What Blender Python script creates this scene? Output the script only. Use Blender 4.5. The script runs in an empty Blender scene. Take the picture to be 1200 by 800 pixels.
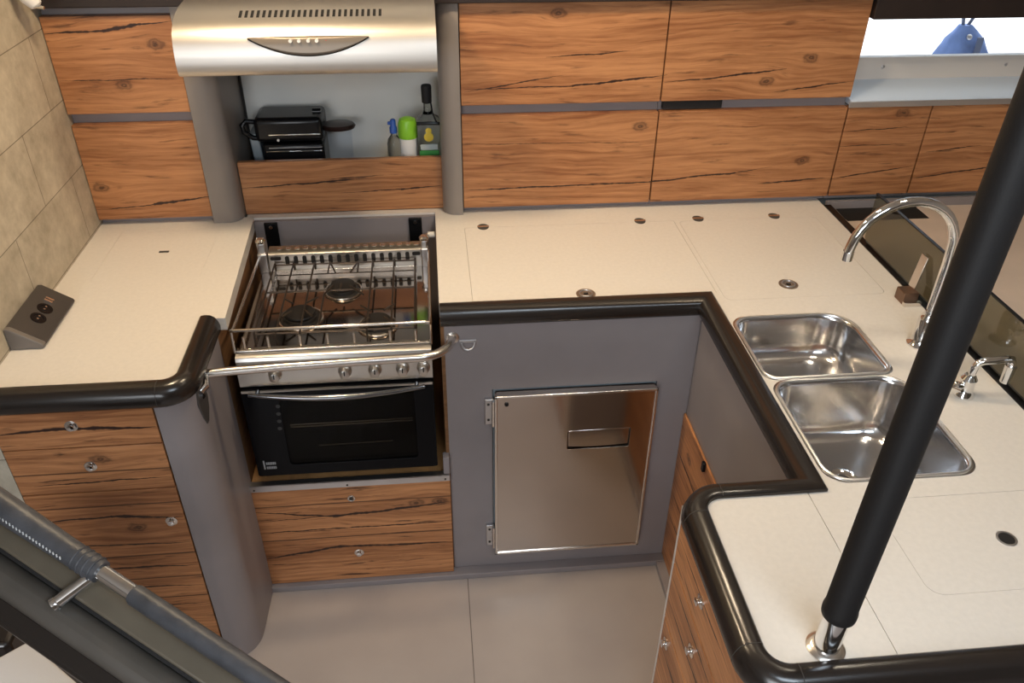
import bpy, bmesh, math, random
from mathutils import Vector, Matrix
random.seed(4)
C = bpy.context.scene.collection
F = -0.11            # floor level (worktops are at z = 0.90)
ZC = 0.90

# ------------------------------------------------------------------ materials
def new_mat(name):
    m = bpy.data.materials.new(name); m.use_nodes = True
    nt = m.node_tree; b = nt.nodes['Principled BSDF']
    return m, nt, b

def simple(name, col, rough=.5, metal=0, spec=.5, trans=0, ior=1.45, coat=0, noise=0, nscale=40, bump=0, bscale=200, aniso=None):
    m, nt, b = new_mat(name)
    b.inputs['Base Color'].default_value = (*col, 1)
    b.inputs['Roughness'].default_value = rough
    b.inputs['Metallic'].default_value = metal
    b.inputs['Specular IOR Level'].default_value = spec
    b.inputs['Transmission Weight'].default_value = trans
    b.inputs['IOR'].default_value = ior
    b.inputs['Coat Weight'].default_value = coat
    if noise or bump:
        tc = nt.nodes.new('ShaderNodeTexCoord')
    if noise:
        n = nt.nodes.new('ShaderNodeTexNoise'); n.inputs['Scale'].default_value = nscale; n.inputs['Detail'].default_value = 5
        nt.links.new(tc.outputs['Object'], n.inputs['Vector'])
        r = nt.nodes.new('ShaderNodeValToRGB')
        r.color_ramp.elements[0].position = .3; r.color_ramp.elements[1].position = .7
        r.color_ramp.elements[0].color = (*[c*(1-noise) for c in col], 1)
        r.color_ramp.elements[1].color = (*[min(1, c*(1+noise)) for c in col], 1)
        nt.links.new(n.outputs['Fac'], r.inputs['Fac']); nt.links.new(r.outputs['Color'], b.inputs['Base Color'])
    if bump:
        n2 = nt.nodes.new('ShaderNodeTexNoise'); n2.inputs['Scale'].default_value = bscale; n2.inputs['Detail'].default_value = 3
        nt.links.new(tc.outputs['Object'], n2.inputs['Vector'])
        bp = nt.nodes.new('ShaderNodeBump'); bp.inputs['Strength'].default_value = bump; bp.inputs['Distance'].default_value = .002
        nt.links.new(n2.outputs['Fac'], bp.inputs['Height']); nt.links.new(bp.outputs['Normal'], b.inputs['Normal'])
    return m

def brushed(name, col, rough, axis=0, amount=.12, bump=.05):
    """steel with a brushed grain running along one axis"""
    m, nt, b = new_mat(name)
    b.inputs['Metallic'].default_value = 1
    tc = nt.nodes.new('ShaderNodeTexCoord'); mp = nt.nodes.new('ShaderNodeMapping')
    s = [260, 260, 260]; s[axis] = 3
    mp.inputs['Scale'].default_value = s
    n = nt.nodes.new('ShaderNodeTexNoise'); n.inputs['Scale'].default_value = 1; n.inputs['Detail'].default_value = 3
    nt.links.new(tc.outputs['Object'], mp.inputs['Vector']); nt.links.new(mp.outputs['Vector'], n.inputs['Vector'])
    r = nt.nodes.new('ShaderNodeMapRange')
    r.inputs['To Min'].default_value = rough-amount/2; r.inputs['To Max'].default_value = rough+amount/2
    nt.links.new(n.outputs['Fac'], r.inputs['Value']); nt.links.new(r.outputs['Result'], b.inputs['Roughness'])
    b.inputs['Base Color'].default_value = (*col, 1)
    bp = nt.nodes.new('ShaderNodeBump'); bp.inputs['Strength'].default_value = bump; bp.inputs['Distance'].default_value = .001
    nt.links.new(n.outputs['Fac'], bp.inputs['Height']); nt.links.new(bp.outputs['Normal'], b.inputs['Normal'])
    return m

def wood(name, ax='x', cracks=(), knots=(), light=(.52, .245, .105), dark=(.22, .078, .028), seams=(), streak=.62, rough=.40, seed=0):
    m, nt, b = new_mat(name)
    N = nt.nodes; Lk = nt.links
    def mth(op, a, c=None, d=None, clamp=False):
        n = N.new('ShaderNodeMath'); n.operation = op; n.use_clamp = clamp
        for i, v in enumerate((a, c, d)):
            if v is None: continue
            if isinstance(v, (int, float)): n.inputs[i].default_value = v
            else: Lk.new(v, n.inputs[i])
        return n.outputs[0]
    def comb(x, y, z=0.0):
        n = N.new('ShaderNodeCombineXYZ')
        for i, v in enumerate((x, y, z)):
            if isinstance(v, (int, float)): n.inputs[i].default_value = v
            else: Lk.new(v, n.inputs[i])
        return n.outputs[0]
    def noise(vec, detail=4, rough_=.55, scale=1):
        n = N.new('ShaderNodeTexNoise'); n.inputs['Scale'].default_value = scale; n.inputs['Detail'].default_value = detail
        n.inputs['Roughness'].default_value = rough_
        Lk.new(vec, n.inputs['Vector']); return n.outputs['Fac']
    def mixc(f, a, c, mode='MIX'):
        n = N.new('ShaderNodeMix'); n.data_type = 'RGBA'; n.blend_type = mode
        for i, v in ((0, f), (6, a), (7, c)):
            if isinstance(v, (int, float)): n.inputs[i].default_value = v
            elif isinstance(v, tuple): n.inputs[i].default_value = (*v, 1)
            else: Lk.new(v, n.inputs[i])
        return n.outputs[2]
    def sstep(v, lo, hi, a=0., c=1.):
        n = N.new('ShaderNodeMapRange'); n.interpolation_type = 'SMOOTHSTEP'
        Lk.new(v, n.inputs['Value'])
        for k, q in (('From Min', lo), ('From Max', hi), ('To Min', a), ('To Max', c)): n.inputs[k].default_value = q
        return n.outputs[0]
    tc = N.new('ShaderNodeTexCoord'); sp = N.new('ShaderNodeSeparateXYZ'); Lk.new(tc.outputs['Object'], sp.inputs[0])
    u = sp.outputs[0 if ax == 'x' else 1]; v = sp.outputs[2]
    w1 = noise(comb(mth('MULTIPLY', u, 2.2), mth('MULTIPLY', v, 7.), seed), 3)
    vw = mth('ADD', v, mth('MULTIPLY', mth('SUBTRACT', w1, .5), .05))
    for (ku, kv) in knots:      # the grain bends round the knots
        du = mth('MULTIPLY', mth('SUBTRACT', u, ku), 11.); dv = mth('MULTIPLY', mth('SUBTRACT', v, kv), 22.)
        d2 = mth('ADD', mth('MULTIPLY', du, du), mth('MULTIPLY', dv, dv))
        g = mth('DIVIDE', mth('MULTIPLY', dv, .018), mth('ADD', d2, .6))
        vw = mth('SUBTRACT', vw, g)
    g1 = noise(comb(mth('MULTIPLY', u, 4.), mth('MULTIPLY', vw, 75.), seed+3), 5, .62)
    g2 = noise(comb(mth('MULTIPLY', u, 12.), mth('MULTIPLY', vw, 320.), seed+5), 3, .6)
    g3 = noise(comb(mth('MULTIPLY', u, 1.1), mth('MULTIPLY', vw, 10.), seed+9), 2, .5)
    ring = N.new('ShaderNodeTexWave'); ring.wave_type = 'BANDS'; ring.bands_direction = 'Y'
    ring.inputs['Scale'].default_value = 1; ring.inputs['Distortion'].default_value = 7; ring.inputs['Detail'].default_value = 2.5; ring.inputs['Detail Scale'].default_value = .8
    Lk.new(comb(mth('MULTIPLY', u, 2.6), mth('MULTIPLY', vw, 19.), seed), ring.inputs['Vector'])
    f = mth('ADD', mth('MULTIPLY', g1, .52), mth('MULTIPLY', g2, .26))
    f = mth('ADD', f, mth('MULTIPLY', ring.outputs['Fac'], .055))
    f = mth('ADD', f, mth('MULTIPLY', g3, .46))
    f = sstep(f, .42, .84)
    col = mixc(f, dark, light)
    # short dark checks along the grain
    s1 = noise(comb(mth('MULTIPLY', u, 6.), mth('MULTIPLY', vw, 62.), seed+21), 5, .62)
    s = sstep(s1, .575, .70)
    col = mixc(mth('MULTIPLY', s, streak), col, (.055, .022, .012))
    wob = mth('MULTIPLY', mth('SUBTRACT', noise(comb(mth('MULTIPLY', u, 9.), mth('MULTIPLY', v, 3.), seed+2), 4), .5), .016)
    wid = noise(comb(mth('MULTIPLY', u, 30.), 0., seed+4), 2)
    tot = None
    chains = []
    for c in cracks:
        if chains and chains[-1][-1][2:4] == c[:2]: chains[-1].append(c)
        else: chains.append([c])
    segs = [(c, min(q[0] for q in ch+[(x[2],) for x in ch]), max(q[0] for q in ch+[(x[2],) for x in ch])) for ch in chains for c in ch]
    for ((u0, v0, u1, v1, w), ca, cb_) in segs:
        k = (v1-v0)/(u1-u0)
        line = mth('ADD', mth('MULTIPLY', mth('SUBTRACT', u, u0), k), v0)
        d = mth('ABSOLUTE', mth('SUBTRACT', mth('ADD', v, wob), line))
        tp = mth('MINIMUM', mth('SUBTRACT', u, ca), mth('SUBTRACT', cb_, u))
        tp = mth('MINIMUM', mth('MULTIPLY_ADD', tp, 9., .12), 1.)
        ww = mth('MAXIMUM', mth('MULTIPLY', mth('MULTIPLY', mth('MULTIPLY_ADD', wid, 1.8, -.35), tp), w*1.7), .0003)
        c = mth('SUBTRACT', 1., mth('DIVIDE', d, ww), clamp=True)
        ulo, uhi = min(u0, u1), max(u0, u1)
        msk = mth('MULTIPLY', mth('GREATER_THAN', u, ulo), mth('LESS_THAN', u, uhi))
        c = mth('MULTIPLY', mth('MINIMUM', mth('MULTIPLY', c, 2.), 1.), msk)
        tot = c if tot is None else mth('MAXIMUM', tot, c)
    for (ku, kv) in knots:
        nn = mth('MULTIPLY', mth('SUBTRACT', noise(comb(mth('MULTIPLY', u, 40.), mth('MULTIPLY', v, 60.), seed), 3), .5), 1.1)
        du = mth('MULTIPLY', mth('SUBTRACT', u, ku), 1/.028); dv = mth('MULTIPLY', mth('SUBTRACT', v, kv), 1/.017)
        d = mth('ADD', mth('SQRT', mth('ADD', mth('MULTIPLY', du, du), mth('MULTIPLY', dv, dv))), nn)
        rg = mth('ADD', mth('MULTIPLY', mth('SINE', mth('MULTIPLY', d, 11.)), .22), .6)
        c = mth('MULTIPLY', sstep(d, .35, 1.25, 1., 0.), rg)
        tot = c if tot is None else mth('MAXIMUM', tot, c)
    for (vv, w) in seams:
        d = mth('ABSOLUTE', mth('SUBTRACT', mth('ADD', v, mth('MULTIPLY', wob, .15)), vv))
        c = mth('MULTIPLY', mth('LESS_THAN', d, w), .75)
        tot = c if tot is None else mth('MAXIMUM', tot, c)
    if tot is not None:
        col = mixc(tot, col, (.03, .013, .009))
    Lk.new(col, b.inputs['Base Color'])
    b.inputs['Roughness'].default_value = rough
    b.inputs['Specular IOR Level'].default_value = .4
    bp = N.new('ShaderNodeBump'); bp.inputs['Strength'].default_value = .15; bp.inputs['Distance'].default_value = .001
    Lk.new(g1, bp.inputs['Height']); Lk.new(bp.outputs['Normal'], b.inputs['Normal'])
    return m

CR_UP = [(-0.856,1.475,-0.688,1.484,.004),(-0.688,1.484,-0.582,1.500,.006),(-0.582,1.500,-0.495,1.506,.004),(-0.853,1.350,-0.497,1.350,.0018),
 (-0.857,0.952,-0.669,0.968,.002),(-0.669,0.968,-0.480,0.988,.005),(0.300,1.294,0.595,1.339,.0025),(0.300,1.302,0.623,1.306,.002),
 (0.623,1.306,0.912,1.333,.004),(0.542,1.392,0.783,1.405,.003),(0.292,0.982,0.890,0.991,.003),(0.890,0.991,1.176,1.015,.0035),
 (1.176,1.015,1.297,1.029,.002),(1.258,0.973,1.501,0.987,.004),(0.904,1.310,1.124,1.329,.003),(1.124,1.329,1.282,1.344,.004),
 (1.250,1.274,1.511,1.306,.003),(1.502,1.141,1.756,1.154,.002),(1.496,0.981,1.787,1.020,.003),(1.771,0.972,2.15,1.018,.003),
 (1.811,1.066,1.998,1.084,.003),(1.470,1.093,1.764,1.097,.0015),(0.299,1.131,0.890,1.126,.0012)]
KN = [(-0.554,1.445),(-0.812,1.027),(0.575,1.515),(0.844,1.177),(1.351,1.376),(1.225,1.309),(1.694,1.200),(-0.668,1.334),(1.394,1.049)]
CR_FA = [(-0.411,0.989,-0.203,1.000,.003),(-0.203,1.000,-0.009,1.014,.004),(-0.100,0.964,0.091,0.970,.002),(0.091,0.970,0.223,0.980,.004),(-0.148,1.012,0.040,1.021,.003)]
CR_L = [(-0.85,0.789,-0.715,0.799,.006),(-0.715,0.799,-0.482,0.790,.007),(-0.806,0.624,-0.482,0.631,.003),
 (-0.85,0.501,-0.655,0.508,.004),(-0.655,0.508,-0.481,0.489,.006),(-0.82,0.412,-0.478,0.398,.003),(-0.80,0.241,-0.478,0.232,.003),(-0.84,0.32,-0.478,0.312,.004),(-0.84,0.15,-0.478,0.16,.003)]
CR_S = [(-0.387,0.239,-0.157,0.200,.004),(-0.157,0.200,0.202,0.230,.006),(-0.394,0.148,0.205,0.148,.003),(-0.387,0.032,-0.145,0.067,.006),(-0.145,0.067,0.202,0.052,.005),(-0.387,0.195,-0.001,0.211,.002)]
CR_P = [(0.33,0.655,0.025,0.664,.004),(0.331,0.43,0.00,0.44,.005),(0.33,0.775,0.0,0.785,.003),(0.33,0.58,0.0,0.595,.004)]
CR_W = [(0.30,0.35,1.06,0.37,.005),(0.3,0.22,1.06,0.20,.004),(0.3,0.10,1.06,0.11,.004)]

M = {}
M['wood_up'] = wood('oak_laminate', 'x', CR_UP, KN, seed=1)
M['wood_fascia'] = wood('oak_laminate_fascia', 'x', CR_FA, [], seed=6)
M['wood_l'] = wood('oak_drawer_left', 'x', CR_L, [(-.63, .70), (-.60, .465)], light=(.60, .275, .115), dark=(.21, .075, .027), seams=[(.66, .0022), (.545, .002), (.36, .0025), (.27, .002), (.19, .002)], streak=.9, seed=11)
M['wood_s'] = wood('oak_drawer_stove', 'x', CR_S, [(.1, .235), (.17, .236)], light=(.60, .275, .115), dark=(.21, .075, .027), seams=[(.255, .002), (.11, .0025)], streak=.9, seed=15)
M['wood_p'] = wood('oak_drawer_peninsula', 'y', CR_P, [], light=(.64, .30, .125), dark=(.25, .09, .032), seams=[(.6, .001)], streak=.8, seed=19)
M['wood_w'] = wood('oak_panel_right', 'y', CR_W, [(.93, .42)], light=(.60, .27, .11), dark=(.22, .08, .03), streak=.8, seed=23)
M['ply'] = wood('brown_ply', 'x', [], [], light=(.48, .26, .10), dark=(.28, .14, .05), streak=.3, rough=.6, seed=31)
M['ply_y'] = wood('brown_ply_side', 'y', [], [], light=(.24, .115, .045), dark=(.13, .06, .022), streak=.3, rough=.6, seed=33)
M['worktop'] = simple('cream_worktop', (.70, .66, .605), .38, noise=.03, nscale=90, spec=.4)
M['grey'] = simple('grey_laminate', (.265, .235, .235), .36, noise=.04, nscale=8, spec=.4)
M['post'] = simple('taupe_grey_post', (.26, .225, .20), .38, noise=.03, nscale=12, spec=.5)
M['white_panel'] = simple('pale_panel', (.74, .72, .67), .5, noise=.03, nscale=6)
M['black_rail'] = simple('black_rail', (.016, .012, .010), .24, spec=.75, bump=.03, bscale=300)
M['dark_beam'] = simple('dark_brown_beam', (.020, .012, .010), .55, noise=.2, nscale=8)
M['black'] = simple('black_plastic', (.006, .006, .007), .25, spec=.35)
M['black_matte'] = simple('black_matte', (.010, .009, .009), .7)
M['rubber'] = simple('black_rubber_sleeve', (.012, .0105, .010), .55, spec=.3, bump=.15, bscale=500)
M['steel'] = brushed('brushed_steel', (.60, .57, .53), .30, 0)
M['steel_hood'] = brushed('brushed_steel_hood', (.66, .62, .57), .44, 0)
M['steel_fridge'] = brushed('brushed_steel_door', (.58, .52, .47), .10, 2, .06, .02)
M['steel_sink'] = brushed('satin_sink_steel', (.70, .70, .71), .17, 1, .10, .04)
M['rim_steel'] = simple('bright_rim', (.86, .85, .84), .3, 1)
M['steel_pan'] = brushed('hob_steel', (.40, .345, .30), .10, 0, .06, .02)
M['chrome'] = simple('chrome', (.80, .80, .80), .07, 1)
M['dark_chrome'] = simple('dark_chrome', (.22, .22, .23), .12, 1)
M['satin'] = simple('satin_tube', (.78, .74, .69), .25, 1)
M['alu'] = simple('aluminium', (.62, .62, .64), .35, 1)
M['iron'] = simple('dark_wire', (.06, .045, .035), .4, .6)
M['burner'] = simple('burner_black', (.02, .018, .017), .5, .3)
M['dark_glass'] = simple('oven_glass', (.004, .004, .005), .08, 0, .12)
M['groove'] = simple('groove_dark', (.05, .045, .04), .8)
M['outlet'] = simple('charcoal_plastic', (.060, .052, .048), .42)
M['outlet_light'] = simple('charcoal_plastic_trim', (.17, .15, .135), .42)
M['white'] = simple('white_plastic', (.75, .74, .72), .4)
M['frame_w'] = simple('window_frame_white', (.66, .62, .58), .35)
M['sill'] = simple('satin_sill', (.66, .75, .86), .28, .1)
M['bench'] = simple('beige_vinyl', (.62, .51, .425), .55, noise=.06, nscale=9, bump=.1, bscale=120)
M['deck'] = simple('white_deck', (.80, .79, .78), .6, noise=.03, nscale=3)
M['blue'] = simple('blue_canvas', (.10, .16, .34), .7, noise=.35, nscale=14, bump=.3, bscale=60)
M['blue_d'] = simple('dark_blue_strap', (.07, .09, .15), .7)
M['green'] = simple('green_plastic', (.22, .52, .03), .35)
M['green_d'] = simple('green_label', (.05, .26, .06), .4)
M['cap_blue'] = simple('blue_plastic', (.03, .10, .42), .35)
M['yellow'] = simple('yellow_badge', (.62, .46, .04), .45)
M['lid_brown'] = simple('dark_brown_lid', (.022, .010, .008), .3)
M['grey_side'] = simple('grey_side', (.24, .28, .31), .35, .2)
M['red'] = simple('red_lamp', (.45, .05, .04), .3)
M['brown_block'] = simple('bronze_block', (.20, .12, .08), .3, .7)
M['leather'] = simple('slate_leather', (.060, .062, .070), .42, noise=.25, nscale=30, bump=.35, bscale=140)
M['thread'] = simple('pale_thread', (.55, .56, .56), .7)
M['olive'] = simple('olive_board', (.12, .100, .072), .32, noise=.12, nscale=14)
M['char'] = simple('charcoal_beam', (.085, .075, .064), .34, noise=.15, nscale=10)
M['tread'] = simple('pale_tread', (.60, .60, .62), .6, bump=.2, bscale=300)
M['cabin'] = simple('cabin_lining', (.30, .26, .22), .6)
M['ceiling'] = simple('ceiling_white', (.62, .58, .53), .6)

def clear_glass(name, col, rough=.02, ior=1.5, gcol=(1, 1, 1)):
    m, nt, b = new_mat(name)
    nt.nodes.remove(b)
    t = nt.nodes.new('ShaderNodeBsdfTransparent'); t.inputs[0].default_value = (*col, 1)
    g = nt.nodes.new('ShaderNodeBsdfGlossy'); g.inputs[0].default_value = (*gcol, 1); g.inputs['Roughness'].default_value = rough
    fr = nt.nodes.new('ShaderNodeFresnel'); fr.inputs[0].default_value = ior
    mx = nt.nodes.new('ShaderNodeMixShader')
    ge = nt.nodes.new('ShaderNodeNewGeometry')      # reflect on the outer faces only
    ml = nt.nodes.new('ShaderNodeMath'); ml.operation = 'MULTIPLY'
    iv = nt.nodes.new('ShaderNodeMath'); iv.operation = 'SUBTRACT'; iv.inputs[0].default_value = 1
    nt.links.new(ge.outputs['Backfacing'], iv.inputs[1]); nt.links.new(iv.outputs[0], ml.inputs[1]); nt.links.new(fr.outputs[0], ml.inputs[0])
    nt.links.new(ml.outputs[0], mx.inputs[0]); nt.links.new(t.outputs[0], mx.inputs[1]); nt.links.new(g.outputs[0], mx.inputs[2])
    nt.links.new(mx.outputs[0], nt.nodes['Material Output'].inputs[0])
    return m
M['glass'] = simple('bottle_glass', (.90, .94, .93), .03, trans=1, ior=1.28)
M['jar'] = clear_glass('clear_jar', (.96, .97, .985), .02, 1.25)
M['smoked'] = clear_glass('smoked_glass', (.50, .495, .42), .03)
M['pane'] = clear_glass('window_pane', (.96, .98, 1.))
M['oven_pane'] = clear_glass('oven_window', (.44, .41, .37), .06, 1.2)

# left wall: big pale tiles
def tile_mat():
    m, nt, b = new_mat('beige_stone_tile')
    N, Lk = nt.nodes, nt.links
    tc = N.new('ShaderNodeTexCoord'); sp = N.new('ShaderNodeSeparateXYZ'); cb = N.new('ShaderNodeCombineXYZ')
    Lk.new(tc.outputs['Object'], sp.inputs[0])
    a = N.new('ShaderNodeMath'); a.operation = 'ADD'; a.inputs[1].default_value = -1.14+2.0; Lk.new(sp.outputs[1], a.inputs[0])
    c = N.new('ShaderNodeMath'); c.operation = 'ADD'; c.inputs[1].default_value = -1.10+1.95; Lk.new(sp.outputs[2], c.inputs[0])
    Lk.new(a.outputs[0], cb.inputs[0]); Lk.new(c.outputs[0], cb.inputs[1])
    br = N.new('ShaderNodeTexBrick'); br.inputs['Scale'].default_value = 1
    br.inputs['Brick Width'].default_value = .4; br.inputs['Row Height'].default_value = .195
    br.inputs['Mortar Size'].default_value = .0016; br.inputs['Mortar Smooth'].default_value = .4
    br.inputs['Color1'].default_value = (.56, .50, .40, 1); br.inputs['Color2'].default_value = (.50, .445, .35, 1)
    br.inputs['Mortar'].default_value = (.21, .18, .14, 1)
    Lk.new(cb.outputs[0], br.inputs['Vector'])
    n = N.new('ShaderNodeTexNoise'); n.inputs['Scale'].default_value = 16; n.inputs['Detail'].default_value = 8; n.inputs['Roughness'].default_value = .65
    Lk.new(tc.outputs['Object'], n.inputs['Vector'])
    r = N.new('ShaderNodeValToRGB'); r.color_ramp.elements[0].position = .32; r.color_ramp.elements[1].position = .7
    r.color_ramp.elements[0].color = (.72, .70, .67, 1); r.color_ramp.elements[1].color = (1.12, 1.12, 1.12, 1)
    Lk.new(n.outputs['Fac'], r.inputs['Fac'])
    mx = N.new('ShaderNodeMix'); mx.data_type = 'RGBA'; mx.blend_type = 'MULTIPLY'; mx.inputs[0].default_value = 1
    Lk.new(br.outputs['Color'], mx.inputs[6]); Lk.new(r.outputs['Color'], mx.inputs[7]); Lk.new(mx.outputs[2], b.inputs['Base Color'])
    b.inputs['Roughness'].default_value = .6
    bp = N.new('ShaderNodeBump'); bp.inputs['Strength'].default_value = .3; bp.inputs['Distance'].default_value = .002
    Lk.new(n.outputs['Fac'], bp.inputs['Height']); Lk.new(bp.outputs['Normal'], b.inputs['Normal'])
    return m
M['tile'] = tile_mat()

def floor_mat():
    m, nt, b = new_mat('pale_floor_sheet')
    N, Lk = nt.nodes, nt.links
    tc = N.new('ShaderNodeTexCoord'); sp = N.new('ShaderNodeSeparateXYZ'); Lk.new(tc.outputs['Object'], sp.inputs[0])
    a = N.new('ShaderNodeMath'); a.operation = 'SUBTRACT'; a.inputs[1].default_value = .247; Lk.new(sp.outputs[0], a.inputs[0])
    d = N.new('ShaderNodeMath'); d.operation = 'ABSOLUTE'; Lk.new(a.outputs[0], d.inputs[0])
    l = N.new('ShaderNodeMath'); l.operation = 'LESS_THAN'; l.inputs[1].default_value = .0014; Lk.new(d.outputs[0], l.inputs[0])
    n = N.new('ShaderNodeTexNoise'); n.inputs['Scale'].default_value = 3; n.inputs['Detail'].default_value = 6
    Lk.new(tc.outputs['Object'], n.inputs['Vector'])
    r = N.new('ShaderNodeValToRGB'); r.color_ramp.elements[0].position = .3; r.color_ramp.elements[1].position = .7
    r.color_ramp.elements[0].color = (.36, .315, .295, 1); r.color_ramp.elements[1].color = (.42, .37, .345, 1)
    Lk.new(n.outputs['Fac'], r.inputs['Fac'])
    mx = N.new('ShaderNodeMix'); mx.data_type = 'RGBA'; Lk.new(l.outputs[0], mx.inputs[0]); Lk.new(r.outputs['Color'], mx.inputs[6])
    mx.inputs[7].default_value = (.13, .11, .10, 1); Lk.new(mx.outputs[2], b.inputs['Base Color'])
    rr = N.new('ShaderNodeMapRange'); rr.inputs['To Min'].default_value = .22; rr.inputs['To Max'].default_value = .42
    Lk.new(n.outputs['Fac'], rr.inputs['Value']); Lk.new(rr.outputs[0], b.inputs['Roughness'])
    return m
M['floor'] = floor_mat()

# ------------------------------------------------------------------ mesh helpers
class G:
    def __init__(s): s.bm = bmesh.new()
    def box(s, x0, x1, y0, y1, z0, z1):
        vs = [s.bm.verts.new((x, y, z)) for x in (x0, x1) for y in (y0, y1) for z in (z0, z1)]
        for f in ((0, 1, 3, 2), (4, 6, 7, 5), (0, 4, 5, 1), (2, 3, 7, 6), (0, 2, 6, 4), (1, 5, 7, 3)):
            s.bm.faces.new([vs[i] for i in f])
        return s
    def prism(s, pts, lo, hi, ax='z'):
        """closed outline extruded along an axis; pts are the other two coordinates in x,y,z order"""
        def P(a, b, h):
            return {'z': (a, b, h), 'y': (a, h, b), 'x': (h, a, b)}[ax]
        A = [s.bm.verts.new(P(a, b, lo)) for a, b in pts]; B = [s.bm.verts.new(P(a, b, hi)) for a, b in pts]
        n = len(pts)
        s.bm.faces.new(A[::-1]); s.bm.faces.new(B)
        for i in range(n): s.bm.faces.new((A[i], A[(i+1) % n], B[(i+1) % n], B[i]))
        return s
    def hull8(s, a, b):
        """two quads joined"""
        A = [s.bm.verts.new(p) for p in a]; B = [s.bm.verts.new(p) for p in b]
        s.bm.faces.new(A[::-1]); s.bm.faces.new(B)
        for i in range(len(a)): s.bm.faces.new((A[i], A[(i+1) % len(a)], B[(i+1) % len(a)], B[i]))
        return s
    def frame(s, d):
        d = Vector(d).normalized(); a = Vector((0, 0, 1)) if abs(d.z) < .9 else Vector((1, 0, 0))
        u = d.cross(a).normalized(); return u, d.cross(u).normalized()
    def loft(s, rings, cap=True, closed=False):
        R = [[s.bm.verts.new(p) for p in r] for r in rings]; n = len(R[0])
        m = len(R)
        for i in range(m if closed else m-1):
            a, b = R[i], R[(i+1) % m]
            for j in range(n): s.bm.faces.new((a[j], a[(j+1) % n], b[(j+1) % n], b[j]))
        if cap and not closed:
            s.bm.faces.new(R[0][::-1]); s.bm.faces.new(R[-1])
        return s
    def cyl(s, p0, p1, r, r1=None, seg=20):
        p0, p1 = Vector(p0), Vector(p1); r1 = r if r1 is None else r1
        u, v = s.frame(p1-p0)
        return s.loft([[p+u*math.cos(t)*q+v*math.sin(t)*q for t in [2*math.pi*k/seg for k in range(seg)]] for p, q in ((p0, r), (p1, r1))])
    def lathe(s, o, prof, seg=24, sx=1, sy=1):
        """profile of (radius, height) about the vertical through o"""
        o = Vector(o)
        return s.loft([[o+Vector((math.cos(t)*r*sx, math.sin(t)*r*sy, z)) for t in [2*math.pi*k/seg for k in range(seg)]] for r, z in prof])
    def lathe_dir(s, o, d, prof, seg=20):
        o = Vector(o); d = Vector(d).normalized(); u, v = s.frame(d)
        return s.loft([[o+d*z+u*math.cos(t)*r+v*math.sin(t)*r for t in [2*math.pi*k/seg for k in range(seg)]] for r, z in prof])
    def tube(s, pts, r, seg=10, closed=False):
        pts = [Vector(p) for p in pts]; n = len(pts); rings = []
        rr = r if isinstance(r, (list, tuple)) else [r]*n
        u = None
        for i, p in enumerate(pts):
            if closed: d = pts[(i+1) % n]-pts[i-1]
            else: d = pts[min(i+1, n-1)]-pts[max(i-1, 0)]
            d.normalize()
            if u is None: u, v = s.frame(d)
            else:
                u = (u-d*u.dot(d)).normalized(); v = d.cross(u)
            rings.append([p+u*math.cos(t)*rr[i]+v*math.sin(t)*rr[i] for t in [2*math.pi*k/seg for k in range(seg)]])
        return s.loft(rings, closed=closed)
    def torus(s, o, d, R, r, seg=24, ring=8):
        o = Vector(o); u, v = s.frame(d)
        return s.tube([o+u*math.cos(t)*R+v*math.sin(t)*R for t in [2*math.pi*k/seg for k in range(seg)]], r, ring, True)
    def sweep(s, path, prof, radii=None):
        """profile (offset to the right of the path, z) swept along a plan path with rounded corners"""
        pts = []
        for i, p in enumerate(path):
            r = (radii or {}).get(i, 0)
            p = Vector(p)
            if r and 0 < i < len(path)-1:
                a = (Vector(path[i-1])-p).normalized(); b = (Vector(path[i+1])-p).normalized()
                ang = a.angle(b); t = r/math.tan(ang/2); p0, p1 = p+a*t, p+b*t
                c = p+(a+b).normalized()*(r/math.sin(ang/2))
                a0 = math.atan2(*(p0-c).yx); a1 = math.atan2(*(p1-c).yx); dl = (a1-a0+math.pi) % (2*math.pi)-math.pi
                for k in range(9): pts.append(c+Vector((math.cos(a0+dl*k/8), math.sin(a0+dl*k/8)))*r)
            else: pts.append(p)
        rings = []
        for i, p in enumerate(pts):
            d0 = (p-pts[i-1]).normalized() if i else None; d1 = (pts[i+1]-p).normalized() if i < len(pts)-1 else None
            d0 = d0 or d1; d1 = d1 or d0
            n0, n1 = Vector((d0.y, -d0.x)), Vector((d1.y, -d1.x)); n = (n0+n1).normalized(); k = 1/max(.3, n.dot(n0))
            rings.append([(p.x+n.x*o*k, p.y+n.y*o*k, z) for o, z in prof])
        return s.loft(rings)
    def sheet_with_holes(s, outer, holes, z0, z1):
        """a slab whose outline has cut-outs"""
        es = []
        for loop in [outer]+holes:
            vs = [s.bm.verts.new((x, y, z1)) for x, y in loop]
            es += [s.bm.edges.new((vs[i], vs[(i+1) % len(vs)])) for i in range(len(vs))]
        g = bmesh.ops.triangle_fill(s.bm, use_beauty=True, use_dissolve=False, edges=es)
        fs = [f for f in g['geom'] if isinstance(f, bmesh.types.BMFace)]
        ex = bmesh.ops.extrude_face_region(s.bm, geom=fs)
        bmesh.ops.translate(s.bm, verts=[v for v in ex['geom'] if isinstance(v, bmesh.types.BMVert)], vec=(0, 0, z0-z1))
        return s
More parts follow.
